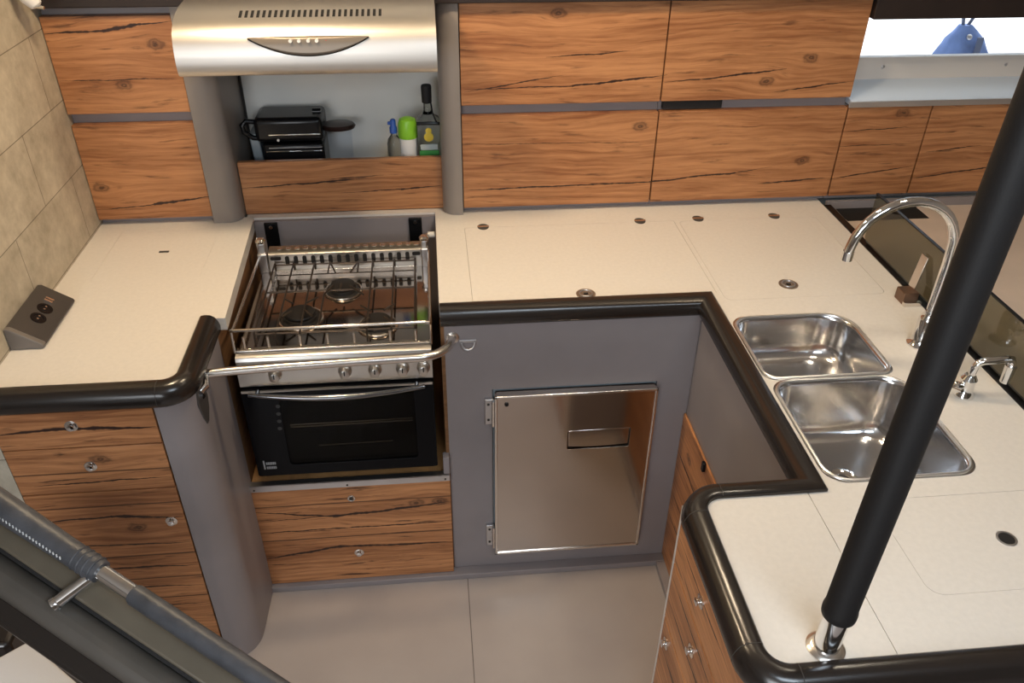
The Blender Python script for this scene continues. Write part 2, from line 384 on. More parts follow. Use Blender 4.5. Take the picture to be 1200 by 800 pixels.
    def build(s, name, mat, parent=None, bevel=0, seg=2, smooth=True, angle=38, solid=0, sub=0):
        bmesh.ops.recalc_face_normals(s.bm, faces=s.bm.faces)
        me = bpy.data.meshes.new(name); s.bm.to_mesh(me); s.bm.free()
        me.materials.append(M[mat] if isinstance(mat, str) else mat)
        if smooth:
            for p in me.polygons: p.use_smooth = True
            me.set_sharp_from_angle(angle=math.radians(angle))
        o = bpy.data.objects.new(name, me); C.objects.link(o)
        if parent is not None:
            o.parent = parent; o.matrix_parent_inverse = PINV(parent)
        if solid:
            md = o.modifiers.new('solid', 'SOLIDIFY'); md.thickness = solid; md.offset = 0
        if bevel:
            md = o.modifiers.new('bevel', 'BEVEL'); md.width = bevel; md.segments = seg; md.limit_method = 'ANGLE'; md.angle_limit = math.radians(40)
            md.harden_normals = False
        if sub:
            md = o.modifiers.new('sub', 'SUBSURF'); md.levels = sub; md.render_levels = sub
        return o

def PINV(p):
    m = Matrix.Translation(p.location)
    if p.parent is not None: m = Matrix.Identity(4) if p.parent is None else Matrix.Translation(p.parent.location if p.parent.type == 'EMPTY' else (0, 0, 0)) @ p.matrix_parent_inverse @ m
    return m.inverted()

def tag(o, label, cat, group=None, kind=None):
    o['label'] = label; o['category'] = cat
    if group: o['group'] = group
    if kind: o['kind'] = kind
    return o
def thing(name, label, cat, loc, group=None):
    o = bpy.data.objects.new(name, None); C.objects.link(o); o.location = loc; o.empty_display_size = .05
    return tag(o, label, cat, group)
def struct(o): o['kind'] = 'structure'; return o
def rrect(x0, x1, y0, y1, r, seg=6):
    rs = r if isinstance(r, (list, tuple)) else [r]*4
    out = []
    for (cx, cy, a0), q in zip(((x1-rs[0], y1-rs[0], 0), (x0+rs[1], y1-rs[1], 90), (x0+rs[2], y0+rs[2], 180), (x1-rs[3], y0+rs[3], 270)), rs):
        for k in range(seg+1):
            t = math.radians(a0+90*k/seg); out.append((cx+q*math.cos(t), cy+q*math.sin(t)))
    return out

# ------------------------------------------------------------------ the room
struct(G().box(-2.2, 2.6, -3.0, 2.3, F-.05, F).build('floor', 'floor'))
struct(G().box(-.90, -.847, .76, 2.0, F, 2.3).build('wall_left', 'tile'))
wb = G().box(-.90, 1.51, 1.905, 1.96, F, 2.3)
wb.box(1.51, 2.6, 1.80, 1.96, F, 1.255).box(1.51, 2.6, 1.80, 1.96, 1.56, 2.3)
struct(wb.build('wall_back', 'white_panel'))
struct(G().box(-2.2, 2.6, -3.0, 2.0, 2.3, 2.35).build('ceiling', 'ceiling'))
struct(G().box(2.55, 2.6, -3.0, 1.97, F, 2.3).build('wall_right', 'cabin'))
struct(G().box(-2.2, 2.6, -3.05, -3.0, F, 2.3).build('wall_front', 'cabin'))
struct(G().box(-2.25, -2.2, -3.05, 1.0, F, 2.3).box(-2.2, -.90, .70, .75, F, 2.3).build('wall_far_left', 'cabin'))
struct(G().box(-.847, 1.512, 1.60, 1.90, 1.549, 1.66).build('trim_1', 'dark_beam', bevel=.003))
struct(G().box(1.512, 2.55, 1.615, 1.80, 1.487, 1.66).build('trim_2', 'dark_beam', bevel=.003))
struct(G().box(-.385, .905, .995, 1.03, F, F+.022).build('baseboard_back', 'grey', bevel=.002))
struct(G().box(.875, .909, .36, .9945, F, F+.022).build('baseboard_right', 'grey', bevel=.002))

# window with its frame, sill, screws and pane
wn = struct(thing('window_1', 'long low window above the small oak lockers, white frame', 'window', (1.51, 1.75, 1.27))); del wn['label'], wn['category']
G().hull8([(1.512, 1.628, 1.226), (2.55, 1.628, 1.226), (2.55, 1.80, 1.226), (1.512, 1.80, 1.226)],
          [(1.512, 1.628, 1.240), (2.55, 1.628, 1.240), (2.55, 1.80, 1.287), (1.512, 1.80, 1.287)]).build('window_sill', 'sill', wn, bevel=.002)
G().prism([(1.748, 1.268), (1.748, 1.318), (1.754, 1.328), (1.762, 1.338), (1.79, 1.338), (1.79, 1.268)], 1.512, 2.55, 'x').build('window_frame', 'frame_w', wn, bevel=.002)
for x in (1.655, 2.075):
    G().lathe_dir((x, 1.7485, 1.312), (0, -1, 0), [(.006, 0), (.006, .001), (.003, .0025)], 12).build('screw', 'alu', wn)
G().box(1.512, 2.55, 1.768, 1.774, 1.335, 1.565).build('window_pane', 'pane', wn)
G().box(1.505, 2.3, 1.622, 1.628, 1.222, 1.240).build('sill_edge', 'alu', wn, bevel=.001)
# outside: side deck and coaming
struct(G().box(1.0, 5.5, 1.97, 7.0, 1.10, 1.18).build('deck', 'deck'))

# the canvas pouch lying against the window outside
pch = thing('canvas_pouch', 'blue canvas pouch with cord loops lying outside the window', 'bag', (2.13, 2.08, 1.18))
g = G()
rings = []
for z, hw, hd, ox in ((1.18, .135, .070, 0), (1.215, .130, .066, 0), (1.26, .100, .052, -.003), (1.31, .070, .038, -.010), (1.34, .042, .024, -.015), (1.36, .024, .016, -.022)):
    rings.append([(2.135+ox+hw*math.copysign(abs(math.cos(t))**.7, math.cos(t))*(1+.05*math.sin(5*t+z*40)), 2.08+hd*math.sin(t)*(1+.10*math.sin(7*t+z*60)), z) for t in [2*math.pi*k/28 for k in range(28)]])
g.loft(rings).build('pouch_body', 'blue', pch)
G().box(2.135, 2.158, 2.016, 2.024, 1.19, 1.33).build('side_strap', 'blue_d', pch, bevel=.002)
G().tube([(2.105, 2.08, 1.355), (2.098, 2.08, 1.385), (2.104, 2.08, 1.43), (2.118, 2.08, 1.45)], .006).build('cord_loop', 'blue_d', pch)
G().tube([(2.122, 2.08, 1.355), (2.136, 2.08, 1.385), (2.138, 2.08, 1.43), (2.125, 2.08, 1.45)], .006).build('cord_loop', 'blue_d', pch)
G().lathe_dir((2.118, 2.046, 1.325), (0, -1, .4), [(.010, 0), (.010, .004), (.006, .006)], 16).build('eyelet', 'alu', pch)

# ------------------------------------------------------------------ wall cabinets
def wall_cabinet(label, x0, x1, doors, zlo, zhi, left_gap=0, right_gap=0, depth=1.90, gap=None):
    t = thing('wall_cabinet', label, 'cabinet', ((x0+x1)/2, 1.64, zlo), 'oak fronted wall cabinets')
    G().box(x0, x1, 1.658, depth, zlo, zhi).build('carcass', 'grey', t, bevel=.001)
    for (a, b_) in doors:
        G().box(x0+.0016+left_gap, x1-.0016-right_gap, 1.63, 1.6575, a, b_).build('door', 'wood_up', t, bevel=.0012)
    return t
ZD = ((.921, 1.2205), (1.2537, 1.546))
wall_cabinet('oak wall cabinet in the corner against the stone-tiled wall, left of the hood', -.846, -.4985, ((.921, 1.2205), (1.2537, 1.522)), .90, 1.548)
wall_cabinet('wide oak wall cabinet directly right of the cooker hood, knot near its lower edge', .2885, .8995, ZD, .90, 1.548)
c2 = wall_cabinet('wide oak wall cabinet beside the window, black strip in its finger gap', .9005, 1.508, ZD, .90, 1.548)
G().box(.912, 1.10, 1.642, 1.6575, 1.226, 1.250).build('gap_strip', 'black_matte', c2)
wall_cabinet('small low oak locker under the left end of the window', 1.510, 1.7875, ((.921, 1.2205),), .90, 1.2225, depth=1.795)
wall_cabinet('small low oak locker under the window, partly behind the black pole', 1.7895, 2.155, ((.921, 1.2205),), .90, 1.2225, depth=1.795)

# ------------------------------------------------------------------ cooker alcove above: posts, shelf, niche
nc = thing('shelf_niche', 'open grey niche with oak front shelf under the hood', 'shelf', (-.1, 1.75, .90))
def post(x0, x1, xin, side):
    r = .045; pts = []
    if side > 0:   # rounded right front corner
        pts = [(x0, 1.90), (x0, 1.622)]+[(x1-r+r*math.sin(a), 1.622+r-r*math.cos(a)) for a in [math.pi/2*k/8 for k in range(9)]]+[(xin, 1.90)]
    else:
        pts = [(x1, 1.90), (xin, 1.90)]+[(x0+r-r*math.cos(a), 1.622+r-r*math.sin(a)) for a in [math.pi/2*k/8 for k in range(9)]]+[(x1, 1.622)]
    return G().prism(pts, .9005, 1.549)
post(-.497, -.411, -.405, 1).build('side_post', 'post', nc)
post(.224, .287, .226, -1).build('side_post', 'post', nc)
G().box(-.408, .2255, 1.68, 1.698, .9005, 1.075).build('shelf_front', 'wood_fascia', nc, bevel=.0015)
G().box(-.404, .226, 1.698, 1.90, .975, .990).build('shelf_board', 'white_panel', nc)
G().box(-.404, .226, 1.892, 1.902, .990, 1.549).build('back_panel', 'white_panel', nc)
G().box(-.404, -.398, 1.885, 1.892, .990, 1.43).build('joint_strip', 'groove', nc)

# range hood
hd = thing('range_hood', 'brushed steel range hood with dark crescent control panel', 'range hood', (-.105, 1.50, 1.43))
PR = [(1.372, 1.428), (1.360, 1.4335), (1.3555, 1.444), (1.3545, 1.462), (1.356, 1.485), (1.361, 1.508), (1.370, 1.5285), (1.384, 1.543), (1.402, 1.5535), (1.420, 1.5605), (1.445, 1.568), (1.48, 1.5745), (1.595, 1.580)]
G().prism(PR+[(1.595, 1.440), (1.38, 1.434)], -.432, .221, 'x').build('hood_shell', 'steel_hood', hd, angle=50)
G().box(-.395, .215, 1.40, 1.88, 1.4325, 1.444).build('filter', 'black_matte', hd)
G().box(-.385, .205, 1.58, 1.88, 1.443, 1.545).build('rear_box', 'grey', hd)
def prof_y(z):
    for (y0, z0), (y1, z1) in zip(PR[:-1], PR[1:]):
        if z0 <= z <= z1: return y0+(y1-y0)*(z-z0)/(z1-z0+1e-9)
    return 1.42
def prof_at_y(y):
    for (y0, z0), (y1, z1) in zip(PR[5:-1], PR[6:]):
        if y0 <= y <= y1: return z0+(z1-z0)*(y-y0)/(y1-y0)
g = G()
for k in range(25):
    x = -.270+k*.0146
    a, b_ = 1.417, 1.449; za, zb = prof_at_y(a), prof_at_y(b_)
    w = .0036
    g.hull8([(x-w, a, za-.003), (x+w, a, za-.003), (x+w, b_, zb-.003), (x-w, b_, zb-.003)], [(x-w, a, za+.0009), (x+w, a, za+.0009), (x+w, b_, zb+.0009), (x-w, b_, zb+.0009)])
g.build('vent_slots', 'black_matte', hd, smooth=False)
g = G(); cols = []
for i in range(33):
    q = -1+2*i/32; x = -.099+.150*q
    zt = 1.522+.002*(1-q*q); zb = 1.522-.041*(1-q*q)-.0006
    cols.append([g.bm.verts.new((x, prof_y(zt+(zb-zt)*j/6)-.002, zt+(zb-zt)*j/6)) for j in range(7)])
for a, b_ in zip(cols[:-1], cols[1:]):
    for j in range(6): g.bm.faces.new((a[j], b_[j], b_[j+1], a[j+1]))
g.build('control_panel', simple('panel_grey', (.20, .17, .14), .4, .6), hd, solid=.005)
g = G(); edge = []
for i in range(33):
    q = -1+2*i/32; zb = 1.522-.041*(1-q*q)-.0016
    edge.append((-.099+.150*q, prof_y(zb)-.0035, zb))
g.tube(edge, .0016, 6).build('panel_edge', 'black', hd)
for x in (-.143, -.122, -.099, -.078):
    G().cyl((x, 1.372, 1.514), (x, 1.350, 1.5165), .0045, seg=12).build('button', 'white', hd)
G().cyl((-.056, 1.372, 1.512), (-.056, 1.359, 1.513), .003, seg=10).build('indicator_light', 'red', hd)

# ------------------------------------------------------------------ things in the niche
t = thing('sandwich_toaster', 'black sandwich toaster lying in the open niche', 'toaster', (-.24, 1.79, .990))
G().box(-.335, -.145, 1.74, 1.87, 1.000, 1.108).build('base_body', 'black', t, bevel=.010, seg=3)
G().box(-.352, -.142, 1.735, 1.87, 1.114, 1.192).build('lid_body', 'black', t, bevel=.016, seg=4)
G().tube([(-.345, 1.76, 1.175), (-.375, 1.75, 1.182), (-.388, 1.745, 1.170), (-.384, 1.742, 1.150), (-.36, 1.745, 1.130), (-.335, 1.75, 1.125)], .008).build('handle', 'black', t)
G().hull8([(-.366, 1.75, 1.002), (-.337, 1.75, 1.002), (-.337, 1.86, 1.002), (-.366, 1.86, 1.002)], [(-.374, 1.75, 1.14), (-.345, 1.75, 1.14), (-.345, 1.86, 1.14), (-.374, 1.86, 1.14)]).build('end_cover', 'grey_side', t, bevel=.004)
G().box(-.31, -.150, 1.7325, 1.7365, 1.139, 1.143).build('chrome_strip', 'chrome', t, bevel=.001)
G().box(-.325, -.150, 1.7375, 1.7415, 1.083, 1.087).build('chrome_strip', 'chrome', t, bevel=.001)
G().box(-.315, -.150, 1.7375, 1.7415, 1.096, 1.098).build('chrome_strip', 'alu', t)
G().cyl((-.282, 1.74, 1.124), (-.282, 1.732, 1.124), .004, seg=12).build('indicator_light', 'white', t)
G().cyl((-.175, 1.80, 1.192), (-.148, 1.80, 1.192), .010).build('hinge', 'black', t)
for x in (-.32, -.16):
    for y in (1.76, 1.85): G().cyl((x, y, .990), (x, y, 1.002), .008, seg=10).build('foot', 'black_matte', t)

t = thing('storage_jar', 'clear jar with dark oval lid beside the black toaster', 'jar', (-.098, 1.80, .990))
G().lathe((-.098, 1.80, .990), [(.036, 0), (.038, .004), (.041, .143), (.039, .143), (.036, .006), (.0, .006)], 28).build('jar_body', 'jar', t)
G().lathe((-.100, 1.80, 1.133), [(.030, 0), (.052, .004), (.056, .011), (.050, .018), (.020, .021)], 28, 1, .75).build('lid', 'lid_brown', t)

t = thing('spray_bottle', 'small clear bottle with blue spray top, left of green-capped tub', 'bottle', (.077, 1.75, .990))
G().lathe((.077, 1.75, .990), [(.021, 0), (.023, .006), (.023, .108), (.019, .124), (.010, .136), (.010, .144)], 22).build('bottle_body', 'glass', t)
G().lathe((.077, 1.75, 1.134), [(.012, 0), (.012, .018), (.009, .022), (.009, .04), (.006, .044)], 18).build('spray_top', 'cap_blue', t)
G().box(.060, .077, 1.745, 1.755, 1.160, 1.170).build('nozzle', 'cap_blue', t, bevel=.002)

t = thing('plastic_tub', 'white plastic tub with bright green cap on niche shelf', 'bottle', (.122, 1.752, .990))
G().lathe((.122, 1.752, .990), [(.023, 0), (.026, .003), (.029, .128)], 28).build('tub_body', 'white', t)
G().lathe((.122, 1.752, 1.1185), [(.030, 0), (.031, .008), (.030, .045), (.025, .058), (.012, .064)], 28).build('cap', 'green', t)

t = thing('liquor_bottle', 'tall square clear bottle with black stopper and yellow badge', 'bottle', (.188, 1.755, .990))
g = G(); rings = []
for z, h, r in ((-.058, .033, .008), (-.054, .035, .01), (.118, .036, .01), (.128, .033, .012), (.140, .018, .012), (.155, .0125, .0124), (.195, .0115, .0114)):
    rings.append([(.188+a, 1.755+b_, 1.048+z) for a, b_ in rrect(-h, h, -h, h, min(r, h*.99), 5)])
g.loft(rings).build('bottle_body', 'glass', t, angle=60)
G().lathe((.187, 1.755, 1.226), [(.013, 0), (.0155, .002), (.0165, .050), (.015, .055)], 20).build('stopper', 'black_matte', t)
G().tube([(.199, 1.745, 1.23), (.203, 1.735, 1.20), (.212, 1.725, 1.178), (.218, 1.72, 1.17)], .0025, 8).build('stopper_cord', 'black_matte', t)
G().tube([(.152, 1.718, 1.172), (.188, 1.714, 1.174), (.226, 1.718, 1.171)], .0055, 8).build('shoulder_band', 'black', t)
G().lathe_dir((.188, 1.7185, 1.128), (0, -1, 0), [(.015, 0), (.015, .001), (.010, .0018)], 20).build('badge', 'yellow', t)
G().lathe_dir((.188, 1.7185, 1.148), (0, -1, 0), [(.010, 0), (.010, .001), (.006, .0018)], 16).build('badge_top', 'yellow', t)
G().box(.161, .215, 1.7175, 1.719, 1.086, 1.104).build('label_band', simple('label_pale', (.42, .48, .47), .5), t)
G().box(.157, .219, 1.7170, 1.719, 1.040, 1.084).build('label_band', 'green_d', t)

# ------------------------------------------------------------------ worktops
PROF = [(0, -.006), (0, .007), (.004, .0105), (.014, .0118), (.027, .0105), (.037, .004), (.043, -.007), (.047, -.020), (.0465, -.033), (.042, -.041), (.032, -.046), (.012, -.046), (.004, -.042), (.002, -.036)]
PROF = [(o, z+ZC) for o, z in PROF]
PO = [(-.846, .781), (-.45, .781)]+[(-.45+.03*math.sin(a), .811-.03*math.cos(a)) for a in [math.pi/2*k/6 for k in range(1, 7)]]+[(-.42, 1.05), (-.3575, 1.051), (-.381, 1.66), (-.846, 1.66)]
wl = thing('worktop', 'cream worktop against the tiled wall, left of the cooker', 'worktop', (-.62, 1.2, ZC-.04))
lid0 = rrect(-.766, -.47, 1.27, 1.585, .012)
G().sheet_with_holes(PO, [lid0], ZC-.036, ZC).build('slab', 'worktop', wl)
hl = thing('worktop_hatch', 'flush lift-out lid in the left worktop beside the tiled wall', 'hatch', (-.62, 1.43, ZC-.036))
G().prism(rrect(-.7655, -.4705, 1.2705, 1.5845, .0115), ZC-.036, ZC-.0002).build('lid', 'worktop', hl)
G().box(-.62, -.592, 1.433, 1.443, ZC-.001, ZC+.0012).build('finger_notch', 'groove', hl)

SK = [(.955, 1.262, .672, .938), (.955, 1.275, .325, .655)]
h_s = [rrect(.958, 1.262, .675, .935, [.075, .045, .02, .02]), rrect(.962, 1.272, .330, .655, [.06, .03, .035, .035])]
LID1 = (.286, .957, 1.068, 1.527); LID2 = (.971, 1.425, 1.030, 1.522)
outer = [(.196, 1.066), (.941, 1.066), (.941, .301), (.902, .301), (.902, -.068), (1.488, -.068), (1.488, 1.66), (.288, 1.66), (.226, 1.679), (-.408, 1.679), (-.47, 1.66), (-.379, 1.645), (.197, 1.641)]
wm = thing('worktop', 'cream U-shaped worktop carrying the double sink', 'worktop', (1.2, .8, ZC-.04))
outer = [(.196, 1.066), (.941, 1.066), (.941, .301), (.902, .301), (.902, -.068), (1.488, -.068), (1.488, 1.66), (.2235, 1.6785), (-.404, 1.6785), (-.404, 1.662), (-.379, 1.652), (.197, 1.648)]
holes = [rrect(*LID1, [.004]*4, 2), rrect(*LID2, .02), h_s[0], h_s[1], rrect(1.016, 1.375, .040, .270, .028)]
G().sheet_with_holes(outer, holes, ZC-.036, ZC).build('slab', 'worktop', wm)
pl = thing('worktop_leaf', 'cream worktop strip on the corner of the peninsula', 'worktop', (.79, .1, ZC-.036))
G().prism(rrect(.691, .9008, -.068, .301, [.002, .035, .035, .002]), ZC-.036, ZC).build('leaf_slab', 'worktop', pl)

def hatch(label, r4, rad, hinges, ring, grp='flush hatch lids in the worktop'):
    x0, x1, y0, y1 = r4
    t = thing('worktop_hatch', label, 'hatch', ((x0+x1)/2, (y0+y1)/2, ZC-.036), grp)
    G().prism(rrect(x0+.0008, x1-.0008, y0+.0008, y1-.0008, rad), ZC-.036, ZC-.0002).build('lid', 'worktop', t)
    for (x, y) in hinges:
        h = G().lathe((x, y, ZC-.0004), [(.021, 0), (.021, .0012), (.017, .002)], 20, .85, 1).build('hinge_cup', 'groove', t)
        G().box(x-.0185, x+.0185, y-.005, y+.005, ZC+.0005, ZC+.0024).build('hinge_bar', 'satin', h)
    for (x, y) in ring:
        p = G().lathe((x, y, ZC-.0004), [(.027, 0), (.027, .0014), (.024, .002), (.022, .0012)], 24).build('ring_pull', simple('pull_brass', (.30, .24, .19), .35, .7), t)
        G().torus((x, y, ZC+.0022), (0, 0, 1), .0175, .0022).build('ring', 'alu', p)
        G().box(x-.006, x+.006, y-.005, y+.003, ZC+.0008, ZC+.0026).build('finger_slot', 'black_matte', p)
    return t
hatch('large flush hatch lid in worktop above the fridge door', LID1, .004, [(.345, 1.53), (.848, 1.533)], [(.597, 1.095)])
hatch('flush hatch lid in worktop between sink and wall cabinets', LID2, .02, [(1.039, 1.535), (1.292, 1.535)], [(1.172, 1.10)])
t = hatch('rounded flush hatch lid on the peninsula with a finger hole', (1.016, 1.375, .040, .270), .028, [], [])
G().lathe((1.222, .152, ZC-.0004), [(.0185, 0), (.0185, .0014), (.0145, .0016), (.0145, .0006)], 24).build('finger_hole_rim', 'alu', t)
G().lathe((1.222, .152, ZC-.0003), [(.0145, 0), (.0145, .001)], 24).build('finger_hole', 'black_matte', t)

# black fiddle rails
tag(G().sweep([(-.846, .78), (-.42, .78), (-.42, 1.05)], PROF, {1: .032}).build('fiddle_rail', 'black_rail', angle=50), 'black rounded rail edging the left worktop by the drawers', 'rail')
fr = G().sweep([(.197, 1.067), (.9415, 1.067), (.9415, .3), (.69, .3), (.69, -.069), (1.49, -.069)], PROF, {3: .036, 4: .036}).build('fiddle_rail', 'black_rail', angle=50)
tag(fr, 'long black rounded rail edging the U-shaped worktop and peninsula', 'rail')
for (x, y, dx) in ((.69, .262, 0), (.69, -.03, 0), (.73, -.069, 1), (.73, .30, 2)):
    g = G()
    pr = [(o+.0004*(1 if o > .02 else 0), z+.0005) for o, z in PROF]
    d = {0: [(x, y), (x, y-.0012)], 1: [(x, y), (x+.0012, y)], 2: [(x, y), (x-.0012, y)]}[dx]
    g.sweep(d, pr).build('rail_joint', 'groove', fr)
g = G().sweep([(-.456, .78), (-.4548, .78)], [(o+.0004*(1 if o > .02 else 0), z+.0005) for o, z in PROF])
g.build('rail_joint', 'groove', bpy.data.objects['fiddle_rail'])

# ------------------------------------------------------------------ base cabinets
def knob(p, d, parent, plate=None):
    d = Vector(d)
    if plate: G().lathe_dir(p, d, [(.015, 0), (.015, .002), (.0125, .003)], 20).build('knob_plate', 'satin', parent)
    k = G().lathe_dir(p, d, [(.009, 0), (.009, .003), (.0065, .004), (.0065, .007), (.0085, .009), (.0085, .011), (.004, .0125)], 18)
    return k.build('knob', 'chrome', parent)

bl = thing('base_cabinet', 'oak-fronted drawer cabinet in the left corner below the tiled wall', 'cabinet', (-.66, 1.1, F))
G().box(-.845, -.480, .775, 1.66, F, ZC-.037).build('carcass', 'grey', bl)
side = [(-.474, .756)]+[(-.474+.088*math.sin(a), .844-.088*math.cos(a)) for a in [math.pi/2*k/10 for k in range(1, 11)]]+[(-.380, 1.03), (-.392, 1.03), (-.398, .846)]+[(-.474+.076*math.sin(a), .844-.076*math.cos(a)) for a in [math.pi/2*k/10 for k in range(9, -1, -1)]]
G().prism(side, F+.001, ZC-.0365).build('side_panel', 'grey', bl)
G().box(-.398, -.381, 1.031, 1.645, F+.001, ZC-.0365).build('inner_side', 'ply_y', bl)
for (a, b_, kx, kz, nm) in ((.741, .852, -.668, .806, 'drawer'), (.597, .737, -.658, .680, 'drawer'), (-.06, .593, -.512, .480, 'door')):
    d = G().box(-.843, -.478, .755, .775, a, b_).build(nm, 'wood_l', bl, bevel=.0012)
    knob((kx, .755, kz), (0, -1, 0), d, nm != 'x')
G().box(-.846, -.478, .768, .775, F, -.062).build('plinth', 'grey', bl)

sd = thing('stove_drawer', 'oak drawer under the cooker with an aluminium top strip', 'drawer', (-.09, 1.02, F))
G().box(-.379, .194, 1.03, 1.645, F, .318).build('carcass', 'ply', sd)
d = G().box(-.386, .2035, 1.01, 1.03, F+.024, .322).build('drawer_front', 'wood_s', sd, bevel=.0015)
knob((-.093, 1.01, .035), (0, -1, 0), d, 1)
G().torus((-.094, 1.009, .272), (0, 1, 0), .0095, .003).build('lock_ring', 'satin', d)
G().cyl((-.094, 1.012, .272), (-.094, 1.008, .272), .005, seg=14).build('lock_core', 'groove', d)
g = G().box(-.384, .2035, 1.006, 1.010, .322, .345).box(-.384, .2035, 1.006, 1.026, .343, .346)
s_ = g.build('metal_strip', 'alu', sd)
for x in (-.37, -.10, .19): G().cyl((x, 1.0065, .330), (x, 1.0045, .330), .003, seg=10).build('screw', 'groove', s_)
G().box(-.379, .194, 1.031, 1.645, .318, .341).build('stove_floor', 'ply', sd)
G().box(.186, .2045, 1.008, 1.035, .347, .412).build('end_bracket', 'grey', sd, bevel=.002)

# cooker alcove lining
al = thing('alcove_back', 'grey back panel with black straps behind the cooker', 'panel', (-.09, 1.65, .35))
G().box(-.3785, .1955, 1.634, 1.6475, .342, ZC-.006).build('panel', 'grey', al)
for x in (-.327, .131):
    st = G().box(x-.021, x+.021, 1.626, 1.634, .60, ZC-.008).build('strap', 'black', al, bevel=.002)
    G().cyl((x, 1.627, .878), (x, 1.623, .878), .006, seg=12).build('screw', 'chrome', st)

# fridge cabinet and fridge
fc = thing('fridge_cabinet', 'grey panelled cabinet housing the steel fridge, right of cooker', 'cabinet', (.55, 1.1, F))
g = G()
for b4 in ((.206, .334, F, ZC-.0365), (.809, .9095, F, ZC-.0365), (.334, .809, .638, ZC-.0365), (.334, .809, F, -.008)):
    g.box(b4[0], b4[1], 1.03, 1.05, b4[2], b4[3])
g.build('front_panel', 'grey', fc)
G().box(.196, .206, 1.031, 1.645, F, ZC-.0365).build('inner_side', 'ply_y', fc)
pe = G().box(.246, .292, 1.026, 1.030, .803, .812).build('pad_eye', 'alu', fc, bevel=.001)
G().tube([(.269-.0175*math.cos(math.pi*k/12), 1.023-.006*math.sin(math.pi*k/12), .805-.019*math.sin(math.pi*k/12)) for k in range(13)], .003, 10).build('ring', 'alu', pe)
fg = thing('fridge', 'steel fridge door with recessed pull set in grey panel', 'fridge', (.57, 1.04, -.005))
G().box(.336, .807, 1.034, 1.45, -.006, .636).build('cabinet_body', 'grey_side', fg)
g = G(); pts = rrect(.340, .8045, -.003, .633, .006, 3)
inn = [rrect(.552, .738, .424, .495, .006, 3)]
# door slab stands in the xz plane: build flat, then stand it up
g.sheet_with_holes(pts, inn, 0, .030)
for v in g.bm.verts: v.co = Vector((v.co.x, 1.030-v.co.z, v.co.y))
dr = g.build('door', 'steel_fridge', fg, bevel=.0035, seg=3)
G().box(.549, .741, 1.014, 1.018, .421, .498).build('pull_recess', 'groove', dr)
pp = [(.5545, .4925), (.5545, .432)]+[(.5545+.181*k/12, .432-.005*(1-((k-6)/6)**2)) for k in range(1, 12)]+[(.7355, .432), (.7355, .4925)]
G().prism(pp, 1.003, 1.012, 'y').build('pull_plate', 'steel_fridge', dr, bevel=.002)
g = G()
for q in ((.338, .346, -.006, .636), (.7985, .8065, -.006, .636), (.338, .8065, .627, .636), (.338, .8065, -.006, .003)): g.box(q[0], q[1], .996, 1.003, q[2], q[3])
g.build('door_edge', 'satin', dr, bevel=.002)
for z in (.565, .060):
    h = G().box(.312, .338, 1.020, 1.030, z-.045, z+.045).build('hinge', 'alu', fg, bevel=.002)
    G().cyl((.336, 1.012, z-.045), (.336, 1.012, z+.045), .006, seg=12).build('hinge_pin', 'satin', h)
    for q in (-.028, .028): G().cyl((.322, 1.021, z+q), (.322, 1.0185, z+q), .004, seg=10).build('screw', 'groove', h)
G().cyl((.372, 1.0005, .606), (.372, .997, .606), .006, seg=14).build('door_lock', 'black', dr)

# cabinet under the sink (faces left)
sc = thing('sink_cabinet', 'grey side cabinet with oak door under the sink worktop', 'cabinet', (1.1, .7, F))
G().box(.910, .928, .345, 1.03, F, ZC-.047).build('side_panel', 'grey', sc)
d = G().box(.9025, .9095, .347, 1.045-.016, F+.024, .515).build('door', 'wood_w', sc, bevel=.0015)
G().box(.893, .9025, .80, .815, .490, .520).build('catch', 'black', d, bevel=.002)
G().box(.928, 1.485, .345, .36, F, .60).build('carcass', 'ply', sc)

# peninsula
pn = thing('base_cabinet', 'peninsula cabinet with oak drawers under the rounded rail corner', 'cabinet', (.85, .13, F))
G().box(.684, 1.485, -.085, .330, F, ZC-.047).build('carcass', 'grey', pn, bevel=.002)
for (a, b_, ky, kz, nm) in ((.697, .852, .163, .772, 'drawer'), (.522, .692, .160, .626, 'drawer'), (F+.03, .517, .290, .470, 'door')):
    d = G().box(.664, .684, -.07, .326, a, b_).build(nm, 'wood_p', pn, bevel=.0012)
    knob((.664, ky, kz), (-1, 0, 0), d, 1)
G().box(.6635, .684, .327, .3335, F, ZC-.047).build('edge_strip', 'frame_w', pn)
G().box(.664, .684, -.085, -.072, F, ZC-.047).build('front_stile', 'alu', pn)

# ------------------------------------------------------------------ sink
sk = thing('double_sink', 'double bowl stainless sink set in the cream worktop', 'sink', (1.11, .63, .74))
def bowl(x0, x1, y0, y1, rs, zb):
    g = G(); rings = []
    def ring(ins, z, radd=0):
        return [(x, y, z) for x, y in rrect(x0+ins, x1-ins, y0+ins, y1-ins, [max(.012, q-ins*.3+radd) for q in rs], 8)]
    rings = [ring(-.010, ZC+.0008), ring(-.003, ZC+.0022), ring(.001, ZC-.0005), ring(.003, ZC-.010), ring(.006, zb+.045), ring(.012, zb+.020), ring(.024, zb+.007), ring(.045, zb+.001), ring(.085, zb)]
    g.loft(rings, cap=False)
    ctr = g.bm.verts.new(((x0+x1)/2, (y0+y1)/2, zb-.002))
    g.bm.verts.ensure_lookup_table()
    n = len(rings[0]); last = g.bm.verts[(len(rings)-1)*n:len(rings)*n]
    for i in range(n): g.bm.faces.new((last[i], last[(i+1) % n], ctr))
    return g
b1 = bowl(.958, 1.262, .675, .935, [.075, .045, .03, .03], ZC-.125).build('bowl', 'steel_sink', sk, angle=80)
b2 = bowl(.962, 1.272, .330, .655, [.060, .045, .045, .045], ZC-.165).build('bowl', 'steel_sink', sk, angle=80)
